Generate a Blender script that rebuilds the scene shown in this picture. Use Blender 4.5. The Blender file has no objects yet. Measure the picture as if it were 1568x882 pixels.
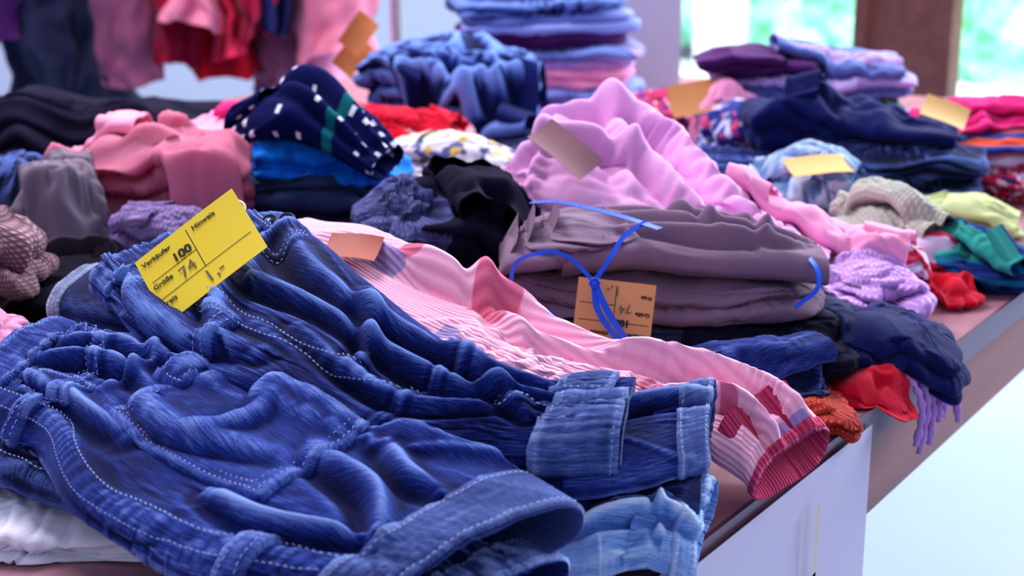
import bpy, math, random
import numpy as np
from mathutils import Vector, Matrix
rng=np.random.RandomState(7); random.seed(7)
A0=math.radians(34.3); CA,SA=math.cos(A0),math.sin(A0); TZ=0.75; EX=-.352
def toW(P):
    P=np.asarray(P,float); Q=np.empty_like(P)
    Q[...,0]=CA*P[...,0]-SA*P[...,1]; Q[...,1]=SA*P[...,0]+CA*P[...,1]; Q[...,2]=P[...,2]+TZ
    return Q
def W(x,y,z=0): return Vector(toW(np.array([x,y,z],float)))
def over(P): return np.maximum(CA*P[...,0]-SA*P[...,1]-(EX+.004),0)
def lin(c):
    return tuple((x/255/12.92 if x/255<=0.04045 else ((x/255+0.055)/1.055)**2.4) for x in c)
# ------------------------------------------------------------- noise
G=rng.normal(size=(256,3)); G/=np.linalg.norm(G,axis=1)[:,None]; PERM=rng.permutation(256)
def pn(p,seed=0):
    p=np.asarray(p,float)+seed*17.31
    i=np.floor(p).astype(int); f=p-i; s=f*f*f*(f*(f*6-15)+10); out=0
    for dx in (0,1):
        for dy in (0,1):
            for dz in (0,1):
                h=PERM[(PERM[(PERM[(i[...,0]+dx)&255]+i[...,1]+dy)&255]+i[...,2]+dz)&255]
                g=G[h]; d=(g[...,0]*(f[...,0]-dx)+g[...,1]*(f[...,1]-dy)+g[...,2]*(f[...,2]-dz))
                w=(s[...,0] if dx else 1-s[...,0])*(s[...,1] if dy else 1-s[...,1])*(s[...,2] if dz else 1-s[...,2])
                out=out+w*d
    return out*1.6
def vn(p,seed): return np.stack([pn(p,seed),pn(p,seed+3.7),pn(p,seed+8.1)],-1)
# ------------------------------------------------------------- height map of what already lies on the table
HX0,HY0,HC=-1.3,0.3,0.005; HM=np.zeros((480,540))
def hlook(P):
    x=np.clip((P[...,0]-HX0)/HC,0,HM.shape[0]-1.01); y=np.clip((P[...,1]-HY0)/HC,0,HM.shape[1]-1.01)
    i=x.astype(int); j=y.astype(int); a=x-i; b=y-j
    return HM[i,j]*(1-a)*(1-b)+HM[i+1,j]*a*(1-b)+HM[i,j+1]*(1-a)*b+HM[i+1,j+1]*a*b-3*over(P)
def hadd(P):
    global HM
    q=P.reshape(-1,3); i=((q[:,0]-HX0)/HC).round().astype(int); j=((q[:,1]-HY0)/HC).round().astype(int)
    k=(i>=0)&(i<HM.shape[0])&(j>=0)&(j<HM.shape[1])
    T=np.zeros_like(HM); np.maximum.at(T,(i[k],j[k]),q[k,2])
    D=T.copy()
    for dx in (-1,0,1):
        for dy in (-1,0,1): D=np.maximum(D,np.roll(np.roll(T,dx,0),dy,1))
    T=np.where(T>0,T,D*(T==0)); HM=np.maximum(HM,T)
# ------------------------------------------------------------- cloth relaxation
def normals(P):
    du=np.gradient(P,axis=0); dv=np.gradient(P,axis=1); n=np.cross(du,dv)
    return n/(np.linalg.norm(n,axis=-1,keepdims=True)+1e-12)
def lap(D):
    E=np.pad(D,((1,1),(1,1),(0,0)),mode='edge')
    return (E[2:,1:-1]+E[:-2,1:-1]+E[1:-1,2:]+E[1:-1,:-2])*0.25-D
def blur(D,k):
    for _ in range(k): D=D+lap(D)*0.8
    return D
def blur1(a,k): return blur(a[...,None],k)[...,0]
def relax(T,P,gu,gv,iters,goal,smooth,climb=0.006):
    N,M=T.shape[:2]
    ru=np.linalg.norm(T[1:]-T[:-1],axis=-1)*(gu[1:]+gu[:-1])*.5
    rv=np.linalg.norm(T[:,1:]-T[:,:-1],axis=-1)*(gv[:,1:]+gv[:,:-1])*.5
    d1=np.linalg.norm(T[1:,1:]-T[:-1,:-1],axis=-1)*(gu[1:,1:]+gv[1:,1:])*.5
    d2=np.linalg.norm(T[1:,:-1]-T[:-1,1:],axis=-1)*(gu[1:,1:]+gv[1:,1:])*.5
    def con(a,b,r,k):
        d=b-a; l=np.sqrt((d*d).sum(-1))+1e-9; c=(k*.5*(l-r)/l)[...,None]*d; a+=c; b-=c
    for it in range(iters):
        for p in (0,1):
            con(P[p:N-1:2],P[p+1:N:2],ru[p::2],.9)
            con(P[:,p:M-1:2],P[:,p+1:M:2],rv[:,p::2],.9)
        for p in (0,1):
            con(P[p:N-1:2,:-1],P[p+1:N:2,1:],d1[p::2],.25)
            con(P[p:N-1:2,1:],P[p+1:N:2,:-1],d2[p::2],.25)
        D=P-T
        D=D+smooth*lap(D)
        P[...]=T+D*(1-goal)
        if climb>0 and it%8==7:
            lift=hlook(P)+.001-P[...,2]; P[...,2]+=np.where((lift>0)&(lift<climb),lift,0)
    return P
# ------------------------------------------------------------- mesh builder
class MB:
    def __init__(s,name): s.name=name; s.V=[];s.F=[];s.n=0;s.wear=[];s.uv=[];s.mi=[];s.mats=[];s.sm=[]
    def mat(s,m):
        if m not in s.mats: s.mats.append(m)
        return s.mats.index(m)
    def grid(s,P,m,UV=None,wear=None,flip=False,smooth=True):
        N,M=P.shape[:2]; i=np.arange(N*M).reshape(N,M)+s.n
        F=np.stack([i[:-1,:-1],i[1:,:-1],i[1:,1:],i[:-1,1:]],-1).reshape(-1,4)
        if flip: F=F[:,::-1]
        s.V.append(P.reshape(-1,3)); s.F.append(F); s.n+=N*M
        s.wear.append(np.zeros(N*M) if wear is None else wear.reshape(-1))
        s.uv.append(np.zeros((N*M,2)) if UV is None else UV.reshape(-1,2))
        s.mi.append(np.full(len(F),s.mat(m))); s.sm.append(np.full(len(F),smooth))
    def raw(s,V,F,m,smooth=False):
        V=np.asarray(V,float); F=np.asarray(F)+s.n; s.V.append(V); s.F.append(F); s.n+=len(V)
        s.wear.append(np.zeros(len(V))); s.uv.append(V[:,:2].copy()); s.mi.append(np.full(len(F),s.mat(m))); s.sm.append(np.full(len(F),smooth))
    def build(s,parent=None,world=False):
        V=np.concatenate(s.V); V=V if world else toW(V)
        F=np.concatenate(s.F); me=bpy.data.meshes.new(s.name)
        me.vertices.add(len(V)); me.vertices.foreach_set('co',V.ravel())
        me.loops.add(F.size); me.loops.foreach_set('vertex_index',F.ravel().astype(np.int32))
        me.polygons.add(len(F)); me.polygons.foreach_set('loop_start',np.arange(0,F.size,4,dtype=np.int32))
        me.polygons.foreach_set('loop_total',np.full(len(F),4,dtype=np.int32))
        me.polygons.foreach_set('material_index',np.concatenate(s.mi).astype(np.int32))
        me.polygons.foreach_set('use_smooth',np.concatenate(s.sm))
        for m in s.mats: me.materials.append(m)
        me.update(calc_edges=True)
        uvl=me.uv_layers.new(name='UVMap'); uv=np.concatenate(s.uv)[F.ravel()]; uvl.data.foreach_set('uv',uv.ravel())
        at=me.attributes.new('wear','FLOAT','POINT'); at.data.foreach_set('value',np.concatenate(s.wear).astype(np.float32))
        me.validate()
        ob=bpy.data.objects.new(s.name,me); bpy.context.collection.objects.link(ob)
        if parent: ob.parent=parent
        return ob
# ------------------------------------------------------------- materials
def newmat(name):
    m=bpy.data.materials.new(name); m.use_nodes=True; return m,m.node_tree,m.node_tree.nodes['Principled BSDF']
def nd(nt,t,**k):
    n=nt.nodes.new(t)
    for a,b in k.items(): setattr(n,a,b)
    return n
def mixc(nt,fac,a,b,mode='MIX'):
    n=nt.nodes.new('ShaderNodeMix'); n.data_type='RGBA'; n.blend_type=mode
    for s,v in ((n.inputs[0],fac),(n.inputs[6],a),(n.inputs[7],b)):
        if hasattr(v,'is_linked'): nt.links.new(v,s)
        elif isinstance(v,tuple): s.default_value=(*v,1)[:4]
        else: s.default_value=v
    return n.outputs[2]
def mth(nt,op,a,b=0.,c=0.):
    n=nt.nodes.new('ShaderNodeMath'); n.operation=op
    for s,v in zip(n.inputs,(a,b,c)):
        if hasattr(v,'is_linked'): nt.links.new(v,s)
        else: s.default_value=v
    return n.outputs[0]
def uvscaled(nt,sx,sy,rot=0,loc=(0,0)):
    tc=nd(nt,'ShaderNodeTexCoord'); mp=nd(nt,'ShaderNodeMapping'); mp.inputs['Scale'].default_value=(sx,sy,1); mp.inputs['Rotation'].default_value=(0,0,rot); mp.inputs['Location'].default_value=(*loc,0)
    nt.links.new(tc.outputs['UV'],mp.inputs['Vector']); return mp.outputs[0]
def noise(nt,vec,scale=1,detail=2,rough=.5):
    n=nd(nt,'ShaderNodeTexNoise'); n.inputs['Scale'].default_value=scale; n.inputs['Detail'].default_value=detail; n.inputs['Roughness'].default_value=rough
    nt.links.new(vec,n.inputs['Vector']); return n.outputs[0]
def remap(nt,v,a,b,c=0.,d=1.):
    n=nd(nt,'ShaderNodeMapRange'); nt.links.new(v,n.inputs[0])
    for i,x in enumerate((a,b,c,d)): n.inputs[i+1].default_value=x
    return n.outputs[0]
def bump(nt,h,dist,strength=.6,prev=None):
    b=nd(nt,'ShaderNodeBump'); b.inputs['Distance'].default_value=dist; b.inputs['Strength'].default_value=strength
    nt.links.new(h,b.inputs['Height'])
    if prev: nt.links.new(prev,b.inputs['Normal'])
    return b.outputs[0]
def denim(name,dark,mid,light):
    m,nt,b=newmat(name); dark,mid,light=map(lin,(dark,mid,light))
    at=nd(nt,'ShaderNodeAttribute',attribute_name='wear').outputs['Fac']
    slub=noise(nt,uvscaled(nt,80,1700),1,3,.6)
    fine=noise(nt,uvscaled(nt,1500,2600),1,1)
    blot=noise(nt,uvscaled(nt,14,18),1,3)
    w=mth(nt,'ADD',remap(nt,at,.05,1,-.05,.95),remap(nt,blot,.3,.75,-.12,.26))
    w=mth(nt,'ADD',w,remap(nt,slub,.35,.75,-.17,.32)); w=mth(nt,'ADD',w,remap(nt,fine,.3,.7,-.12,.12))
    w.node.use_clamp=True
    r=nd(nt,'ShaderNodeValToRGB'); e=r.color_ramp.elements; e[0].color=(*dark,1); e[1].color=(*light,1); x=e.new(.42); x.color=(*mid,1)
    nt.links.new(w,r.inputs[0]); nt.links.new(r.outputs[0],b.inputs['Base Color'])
    b.inputs['Roughness'].default_value=.85; b.inputs['Specular IOR Level'].default_value=.2
    b.inputs['Sheen Weight'].default_value=.08; b.inputs['Sheen Roughness'].default_value=.5; b.inputs['Sheen Tint'].default_value=(.6,.7,1,1)
    n1=bump(nt,slub,.0005,.5); n2=bump(nt,fine,.0004,.5,n1); nt.links.new(n2,b.inputs['Normal'])
    return m
def fabric(name,col,col2=None,kind='plain',pat=None,scale=1.,bumpd=.0005,rough=.9,sheen=.1):
    m,nt,b=newmat(name); c=lin(col); c2=lin(col2) if col2 else tuple(x*.75 for x in c)
    if sum(col)<140: sheen=0.
    at=nd(nt,'ShaderNodeAttribute',attribute_name='wear').outputs['Fac']
    blot=noise(nt,uvscaled(nt,22,22),1,3); fine=noise(nt,uvscaled(nt,900,900),1,2)
    prev=None
    if kind=='plain':
        base=mixc(nt,remap(nt,blot,.35,.7,0,.5),c,tuple(x*.8 for x in c) if not col2 else c2)
    elif kind=='cord':
        wv=nd(nt,'ShaderNodeTexWave'); wv.bands_direction='Y'; wv.inputs['Scale'].default_value=1; nt.links.new(uvscaled(nt,0,95*scale),wv.inputs['Vector'])
        base=mixc(nt,remap(nt,wv.outputs['Fac'],.1,.6,.8,0),c,c2); prev=bump(nt,wv.outputs['Fac'],.0010,.7)
        if pat:
            fl=noise(nt,uvscaled(nt,19,25,0,(8.3,4.2)),1,2,.5); base=mixc(nt,remap(nt,fl,.61,.63,0,.8),base,lin(pat))
            fl2=noise(nt,uvscaled(nt,18,23,1,(1.3,5.2)),1,2,.5); base=mixc(nt,remap(nt,fl2,.62,.63,0,.7),base,lin((110,130,190)))
    elif kind=='knit':
        wv=nd(nt,'ShaderNodeTexWave'); wv.bands_direction='Y'; wv.inputs['Scale'].default_value=1; nt.links.new(uvscaled(nt,0,60*scale),wv.inputs['Vector'])
        w2=nd(nt,'ShaderNodeTexWave'); w2.bands_direction='X'; w2.inputs['Scale'].default_value=1; nt.links.new(uvscaled(nt,80*scale,0),w2.inputs['Vector'])
        k=mth(nt,'MULTIPLY',wv.outputs['Fac'],w2.outputs['Fac']); base=mixc(nt,k,c2,c); prev=bump(nt,k,.0015,.8)
    elif kind=='stripe':
        tc=uvscaled(nt,0,scale*30); s=nd(nt,'ShaderNodeSeparateXYZ'); nt.links.new(tc,s.inputs[0])
        fr=mth(nt,'FRACT',s.outputs['Y']); g=mth(nt,'GREATER_THAN',fr,.5); base=mixc(nt,g,c,c2)
        if pat:
            fr2=mth(nt,'FRACT',mth(nt,'MULTIPLY',s.outputs['Y'],.37)); base=mixc(nt,mth(nt,'GREATER_THAN',fr2,.72),base,lin(pat))
    elif kind=='dots':
        v=nd(nt,'ShaderNodeTexVoronoi'); v.distance='CHEBYCHEV'; v.inputs['Scale'].default_value=1; v.inputs['Randomness'].default_value=.35; nt.links.new(uvscaled(nt,62*scale,62*scale),v.inputs['Vector'])
        base=mixc(nt,mth(nt,'LESS_THAN',v.outputs['Distance'],.19),c,c2)
        if pat:
            s=nd(nt,'ShaderNodeSeparateXYZ'); nt.links.new(uvscaled(nt,7,12),s.inputs[0]); g=mth(nt,'GREATER_THAN',mth(nt,'FRACT',s.outputs['X']),.90); base=mixc(nt,g,base,lin(pat))
    elif kind=='print':
        f1=noise(nt,uvscaled(nt,40*scale,40*scale),1,2); f2=noise(nt,uvscaled(nt,46*scale,46*scale,.7),1,2)
        base=mixc(nt,remap(nt,f1,.54,.56),c,c2); 
        if pat: base=mixc(nt,remap(nt,f2,.57,.59),base,lin(pat))
    base=mixc(nt,mth(nt,'MULTIPLY',at,.35),base,mixc(nt,1.,base,(1.5,1.5,1.5),'MULTIPLY'))
    nt.links.new(base,b.inputs['Base Color'])
    b.inputs['Roughness'].default_value=rough; b.inputs['Sheen Weight'].default_value=sheen; b.inputs['Specular IOR Level'].default_value=.12
    nt.links.new(bump(nt,fine,bumpd,.5,prev),b.inputs['Normal'])
    return m
def plain(name,col,rough=.6,metal=0.,var=.12,vs=30):
    m,nt,b=newmat(name); c=lin(col); tc=nd(nt,'ShaderNodeTexCoord'); n=noise(nt,tc.outputs['Object'],vs,3)
    nt.links.new(mixc(nt,remap(nt,n,.3,.7),c,tuple(x*(1-var) for x in c)),b.inputs['Base Color']); b.inputs['Roughness'].default_value=rough; b.inputs['Metallic'].default_value=metal
    return m
D_A=denim('denim_mid_blue',(14,22,74),(42,68,152),(140,168,232))
D_B=denim('denim_deep_blue',(10,15,58),(30,50,126),(118,150,218))
D_C=denim('denim_navy',(8,12,42),(20,32,86),(84,108,172))
D_CUFF=denim('denim_cuff_reverse',(40,54,104),(78,98,158),(152,174,220))
D_L=denim('denim_light',(80,120,186),(136,174,226),(214,232,250))
D_PALE=denim('denim_pale',(90,120,165),(140,170,205),(205,222,238))
D_PIN=denim('denim_pinstripe',(60,70,110),(120,130,165),(225,228,240))
STI=plain('stitch_thread',(164,182,226),.8)
BLK=fabric('black_jersey',(17,13,30),(10,8,20))
# ------------------------------------------------------------- curves helpers
def cr(pts,n):
    pts=np.asarray(pts,float); k=len(pts)
    if k==1: return np.repeat(pts,n,0)
    Q=np.vstack([2*pts[0]-pts[1],pts,2*pts[-1]-pts[-2]]); t=np.linspace(0,k-1-1e-9,n); i=t.astype(int); f=(t-i)[:,None]
    a,b,c,d=Q[i],Q[i+1],Q[i+2],Q[i+3]
    return .5*((2*b)+(-a+c)*f+(2*a-5*b+4*c-d)*f*f+(-a+3*b-3*c+d)*f**3)
class Surf:
    def __init__(s,P,lu,lv):
        s.P=P; s.lu=lu; s.lv=lv; s.refresh()
    def refresh(s):
        s.Nn=normals(s.P); N,M=s.P.shape[:2]
        s.flip=False
        if s.Nn[N//4:3*N//4,M//2-3:M//2+4,2].mean()<0: s.Nn=-s.Nn; s.flip=True
        s.Ns=blur(s.Nn,3)
    def at(s,u,v,off=0.):
        N,M=s.P.shape[:2]; x=np.clip(np.asarray(u,float)*(N-1),0,N-1.001); y=np.clip(np.asarray(v,float)*(M-1),0,M-1.001)
        i=x.astype(int); j=y.astype(int); a=(x-i)[...,None]; b=(y-j)[...,None]
        f=lambda Q:Q[i,j]*(1-a)*(1-b)+Q[i+1,j]*a*(1-b)+Q[i,j+1]*(1-a)*b+Q[i+1,j+1]*a*b
        n=f(s.Ns); n/=np.linalg.norm(n,axis=-1,keepdims=True)+1e-9
        return f(s.P)+n*off, n
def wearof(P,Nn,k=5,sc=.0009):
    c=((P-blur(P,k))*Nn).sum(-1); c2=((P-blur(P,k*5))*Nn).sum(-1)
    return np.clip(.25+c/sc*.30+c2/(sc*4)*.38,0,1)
def seam(S,poly,width=.004,height=.0012):
    N,M=S.P.shape[:2]; U,Vv=np.meshgrid(np.linspace(0,1,N)*S.lu,np.linspace(0,1,M)*S.lv,indexing='ij')
    q=cr(poly,30)*[S.lu,S.lv]; d=np.full(U.shape,9.)
    for a,b in zip(q[:-1],q[1:]):
        ab=b-a; t=np.clip(((U-a[0])*ab[0]+(Vv-a[1])*ab[1])/(ab@ab+1e-12),0,1)
        d=np.minimum(d,np.hypot(U-a[0]-t*ab[0],Vv-a[1]-t*ab[1]))
    S.P=S.P+(blur(S.P,14)-S.P)*(.65*np.exp(-(d/(width*1.8))**2))[...,None]   # felled seam is stiffer: calms puckers
    pk=1+.22*np.sin(U*760+3*np.sin(U*90))
    S.P=S.P+S.Nn*(height*np.exp(-(d/width)**4)*pk-.0006*np.exp(-((d-width*1.7)/(width*.6))**2))[...,None]
def stitches(mb,S,poly,mat,off=.0015,pitch=.0040,ln=.0027,w=.00045,n=200,raw=False):
    q=np.asarray(poly) if raw else cr(poly,n); p,nr=S.at(q[:,0],q[:,1],off)
    seg=np.linalg.norm(np.diff(p,axis=0),axis=1); L=np.concatenate([[0],np.cumsum(seg)])
    ss=np.arange(0,L[-1]-ln,pitch)
    if len(ss)==0: return
    f=lambda s:np.stack([np.interp(s,L,p[:,k]) for k in range(3)],-1); g=lambda s:np.stack([np.interp(s,L,nr[:,k]) for k in range(3)],-1)
    a=f(ss); b=f(ss+ln); nn=g(ss+ln/2); t=b-a; t/=np.linalg.norm(t,axis=1,keepdims=True)+1e-9; sd=np.cross(t,nn)*w
    up=nn*w*.8; m=(a+b)/2
    V=np.stack([a+sd*.5-up,a-sd*.5-up,m-sd+up*.9,m+sd+up*.9,b-sd*.5-up,b+sd*.5-up],1)
    K=len(V); base=np.arange(K)[:,None]*6
    F=np.concatenate([base+np.array([[0,1,2,3]]),base+np.array([[3,2,4,5]])]); 
    mb.raw(V.reshape(-1,3),F,mat,smooth=True)
def overlay(mb,S,q,mat,off=.0016,nu=30,nv=30,st=None,inset=.06,wear=.2,double=False,sides=(1,1,1,1),bulge=0.):
    q=np.asarray(q,float); s,t=np.meshgrid(np.linspace(0,1,nu),np.linspace(0,1,nv),indexing='ij')
    def m(s,t): return (q[0]*((1-s)*(1-t))[...,None]+q[1]*(s*(1-t))[...,None]+q[2]*(s*t)[...,None]+q[3]*((1-s)*t)[...,None])
    e=np.minimum(np.minimum(s,1-s)*nu,np.minimum(t,1-t)*nv)
    o=np.where(e<.5,-.0006,off)+bulge*np.clip(1-(2*s-1)**2,0,1)*np.clip(1-(2*t-1)**2,0,1)
    s2=s.copy(); t2=t.copy()
    s2[1]=s2[0]+.004; s2[-2]=s2[-1]-.004; t2[:,1]=t2[:,0]+.004; t2[:,-2]=t2[:,-1]-.004
    uv=m(s2,t2); P,n=S.at(uv[...,0],uv[...,1]); base=wearof(S.P,S.Nn); N,M=base.shape
    wb=base[np.clip((uv[...,0]*(N-1)).astype(int),0,N-1),np.clip((uv[...,1]*(M-1)).astype(int),0,M-1)]
    P=P+n*(o+.0005*pn(np.stack([s*14,t*14,0*s],-1),5))[...,None]
    UV=uv*[S.lu,S.lv]
    w=wb*.8+wear*.4+np.where(e<2.2,.22,0)+.12*pn(np.stack([s*9,t*9,0*s],-1),3)
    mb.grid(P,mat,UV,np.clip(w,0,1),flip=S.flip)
    if st:
        for ins in ([inset,inset*2] if double else [inset]):
            c=[(ins,ins),(1-ins,ins),(1-ins,1-ins),(ins,1-ins)]
            for k in range(4):
                if not sides[k]: continue
                a,b=c[k],c[(k+1)%4]; l=np.linspace(0,1,60); ss=a[0]+(b[0]-a[0])*l; tt=a[1]+(b[1]-a[1])*l
                stitches(mb,S,m(ss,tt),st,off=off+.0003,raw=True)
# ------------------------------------------------------------- garments
def tubegrid(up,lo,th,N,M,e=.75):
    u_=cr(up,N); l_=cr(lo,N); t_=cr(np.array(th,float)[:,None],N)[:,0]
    C=(u_+l_)/2; Hv=(u_-l_)/2; w=np.linalg.norm(Hv,axis=1).mean(); tm=t_.mean()/2
    ph=-math.pi/2+np.linspace(0,2*math.pi,1200); c=np.sign(np.cos(ph))*abs(np.cos(ph))**e; s=np.sign(np.sin(ph))*abs(np.sin(ph))**.8
    L=np.concatenate([[0],np.cumsum(np.hypot(np.diff(c)*w,np.diff(s)*tm))]); tt=np.linspace(0,L[-1],M)
    c=np.interp(tt,L,c); s=np.interp(tt,L,s)
    P=C[:,None]+Hv[:,None]*c[None,:,None]; P[...,2]+=t_[:,None]/2*s[None]
    return P,C,L[-1]
def tube(name,up,lo,th,mat,N=120,M=110,grow=.12,gu=None,amp=.003,wl=.03,goal=.01,smooth=.25,iters=120,seed=1,drape=.0,lips=(1,1),inner=None,folds=(),mb=None,build=True,aniso=(.45,1),climb=.005,e=.75,warp=.004,post=None,sag=.6):
    T,C,lv=tubegrid(up,lo,th,N,M,e); lu=np.linalg.norm(np.diff(C,axis=0),axis=1).sum()
    if gu is None: gu=grow*.3
    T=T+warp*vn(T*9,seed)
    T[...,2]-=sag*over(T)
    if drape:
        th_=cr(np.array(th,float)[:,None],N)[:,0]; mid=(C[:,2]-th_/2)[:,None]
        T[...,2]+=np.maximum(blur1(np.clip(hlook(T)-mid,0,drape),10),0)
    N0=normals(T); 
    if N0[N//2,M//2,2]<0: N0=-N0
    U,Vv=np.meshgrid(np.linspace(0,1,N)*lu,np.linspace(0,1,M)*lv,indexing='ij')
    for (poly,wd,ht) in folds:
        q=cr(poly,24)*[lu,lv]; d=np.full(U.shape,9.); tt=np.zeros(U.shape); sg=np.zeros(U.shape)
        for k,(a,b) in enumerate(zip(q[:-1],q[1:])):
            ab=b-a; t=np.clip(((U-a[0])*ab[0]+(Vv-a[1])*ab[1])/(ab@ab+1e-12),0,1); ex_,ey_=U-a[0]-t*ab[0],Vv-a[1]-t*ab[1]; dd=np.hypot(ex_,ey_)
            m=dd<d; d=np.where(m,dd,d); tt=np.where(m,(k+t)/23,tt); sg=np.where(m,np.sign(ab[0]*ey_-ab[1]*ex_),sg)
        x=d*sg; prof=np.exp(-(x/wd)**2)-.55*np.exp(-((x-1.5*wd)/(.8*wd))**2)
        T=T+N0*(ht*prof*np.sin(np.clip(tt,0.02,.98)*math.pi)**.5)[...,None]
    X=np.stack([U/wl*aniso[0],Vv/wl*aniso[1],0*U+seed],-1); X=X+.9*vn(X*.6,seed+2)
    n1=pn(X,seed); n2=pn(X*2.1,seed+1); n3=pn(X*.45,seed+6)
    P=T+N0*(amp*(n1*1.2+(.5-abs(n2))*.6+(.4-abs(n3))*1.1))[...,None]
    T=T+N0*(amp*.7*(.35-abs(n3)))[...,None]
    gm=np.clip(.7+1.3*pn(X*.35,seed+5),.1,1.8)
    P=relax(T,P.copy(),1+gu*gm,1+grow*gm,iters,goal,smooth,climb)
    S=Surf(P,lu,lv)
    mb=mb or MB(name); UV=np.stack([U,Vv],-1)
    if post: post(S,mb,'pre')
    S.refresh()
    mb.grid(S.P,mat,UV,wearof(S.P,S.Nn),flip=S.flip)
    for end,on in zip((0,-1),lips):
        if not on: continue
        R=S.P[end]; cc=R.mean(0); d=(S.P[end]-S.P[8 if end==0 else -9]).mean(0); d/=np.linalg.norm(d)+1e-9
        rows=[R]
        for a,b in ((.0012,.0),(.0022,.001),(.0028,.004),(.003,.015),(.004,.04)):
            v=cc-R; v/=np.linalg.norm(v,axis=1,keepdims=True)+1e-9
            thin=np.array([.6,.6,1.0]); rows.append(R+v*a*thin*1.2+d*(.0008 if b==0 else -b))
        Q=np.stack(rows); mb.grid(Q,inner or mat,np.stack([np.repeat(np.arange(6)[:,None]*.004,M,1),np.repeat(Vv[:1],6,0)],-1),np.full((6,M),.2),flip=(S.flip if end==-1 else not S.flip))
    if post: post(S,mb,'post')
    hadd(S.P)
    if build: mb.build()
    return mb,S
def piece(name,x0,y0,x1,y1,w,mat,th=.012,seed=None,grow=.3,amp=.004,wl=.022,N=70,M=70,mb=None,build=True,bend=0.,drape=.25):
    """flat sleeve or trouser leg draped over whatever lies below"""
    sd[0]+=1; dx,dy=x1-x0,y1-y0; l=math.hypot(dx,dy); nx,ny=-dy/l*w/2,dx/l*w/2
    t=[0,.33,.66,1]; b=[0,bend,bend,0]
    if ny<0: nx,ny=-nx,-ny
    up=[(x0+dx*k+nx*(1+2*q/w),y0+dy*k+ny*(1+2*q/w),.012) for k,q in zip(t,b)]; lo=[(x0+dx*k-nx*(1-2*q/w),y0+dy*k-ny*(1-2*q/w),.012) for k,q in zip(t,b)]
    return tube(name,up,lo,[th]*4,mat,N=N,M=M,grow=grow,gu=grow*.5,amp=amp,wl=wl,drape=drape,seed=seed or sd[0],iters=70,warp=.005,mb=mb,build=build,aniso=(.7,1))
def lump(name,cx,cy,w,d,zt,mat,yaw=0,n=4.2,layers=2,dome=.012,N=80,grow=.22,amp=.005,wl=.035,goal=.012,smooth=.2,iters=90,seed=1,warp=.009,zb=None,rc=None,ridge=0.,climb=.012,mb=None,build=True,tilt=(0,0)):
    a,b=np.meshgrid(np.linspace(-1,1,N),np.linspace(-1,1,N),indexing='ij')
    s=np.maximum(abs(a),abs(b))+1e-9; qx,qy=a/s,b/s; k=(abs(qx)**n+abs(qy)**n)**(-1/n); qx,qy=qx*k,qy*k
    ya=math.radians(yaw); c_,s_=math.cos(ya),math.sin(ya)
    if zb is None:
        xx=cx+(qx*w/2*c_-qy*d/2*s_)*s*.8; yy=cy+(qx*w/2*s_+qy*d/2*c_)*s*.8
        zb=max(0,np.percentile(hlook(np.stack([xx,yy],-1)),20)-.004); zb=max(0,min(zb,zt-.025))
    hgt=zt-zb; lay=hgt/layers; rc=rc or min(lay*.5,min(w,d)*.22)
    R=min(w,d)/2; side=hgt*1.25; s1=R/(R+side)
    t=np.clip((s-s1)/(1-s1),0,1); inn=np.clip(s/s1,0,1)
    ang=np.arctan2(b,a); P0=np.stack([np.cos(ang)*1.5,np.sin(ang)*1.5,t*0],-1)
    lt=t*layers+.25*pn(P0*1.1,seed+9)*layers*np.sin(t*math.pi); li=np.floor(np.clip(lt,0,layers-.001))
    lobes=np.clip(np.sin(math.pi*(lt-np.floor(lt))),0,1)**.4; lobes=np.where(t<=0,0,lobes)
    lobes=np.where((lt<.5),np.sin(np.clip(lt,0,.5)*math.pi),lobes)
    rnd=(rng.uniform(-.007,.010,size=layers+2)[li.astype(int)]+.010*pn(P0*1.6+li[...,None]*5.3,seed))*(t>0)*min(1,hgt/.04)
    rr=np.where(s<s1,inn,1.)
    off=rc*lobes+rnd
    px=qx*(w/2-rc)*rr+qx*off; py=qy*(d/2-rc)*rr+qy*off
    z=zt-dome*(rr**2)*1.0-(hgt-dome)*t + (px*tilt[0]+py*tilt[1])*(1-t)
    X=cx+px*c_-py*s_; Y=cy+px*s_+py*c_; T=np.stack([X,Y,z],-1)
    T=T+warp*vn(T*np.array([12,12,16]),seed)*np.clip(1.3-t,0.3,1)[...,None]
    if ridge: 
        r=.6-abs(pn(T*13,seed+4))*2; T[...,2]+=ridge*r*np.clip(1-t*1.2,0,1)
    T[...,2]-=over(T)*.6
    inside=over(T)<=0
    lift=np.clip(hlook(T)+.001-T[...,2],0,climb); T[...,2]+=blur1(lift,8)*.8
    N0=normals(T)
    fl=N0[N//2-4:N//2+4,N//2-4:N//2+4,2].mean()<0
    if fl: N0=-N0
    th=rng.uniform(0,math.pi); U=a*(w/2+side); V=b*(d/2+side)
    Xn=np.stack([(T[...,0]*math.cos(th)+T[...,1]*math.sin(th))*.4,(-T[...,0]*math.sin(th)+T[...,1]*math.cos(th)),T[...,2]],-1)/wl
    Xn=Xn+1.0*vn(Xn*.5,seed+2); n1=pn(Xn,seed); n2=pn(Xn*2.2,seed+1); n3=pn(Xn*.5,seed+6)
    P=T+N0*(amp*(n1*1.3+(.4-abs(n2))*.7))[...,None]
    T=T+N0*(amp*.9*(.35-abs(n3)))[...,None]
    gm=np.clip(.7+1.2*pn(Xn*.35,seed+5),.1,1.8); fu=.45+.55*abs(math.sin(th)); fv=.45+.55*abs(math.cos(th))
    P=relax(T,P.copy(),1+grow*gm*fu,1+grow*gm*fv,iters,goal,smooth,climb=0.003)
    P[...,2]=np.where(inside,np.maximum(P[...,2],.0006),P[...,2])
    S=Surf(P,w+2*side,d+2*side); mb=mb or MB(name)
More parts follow.
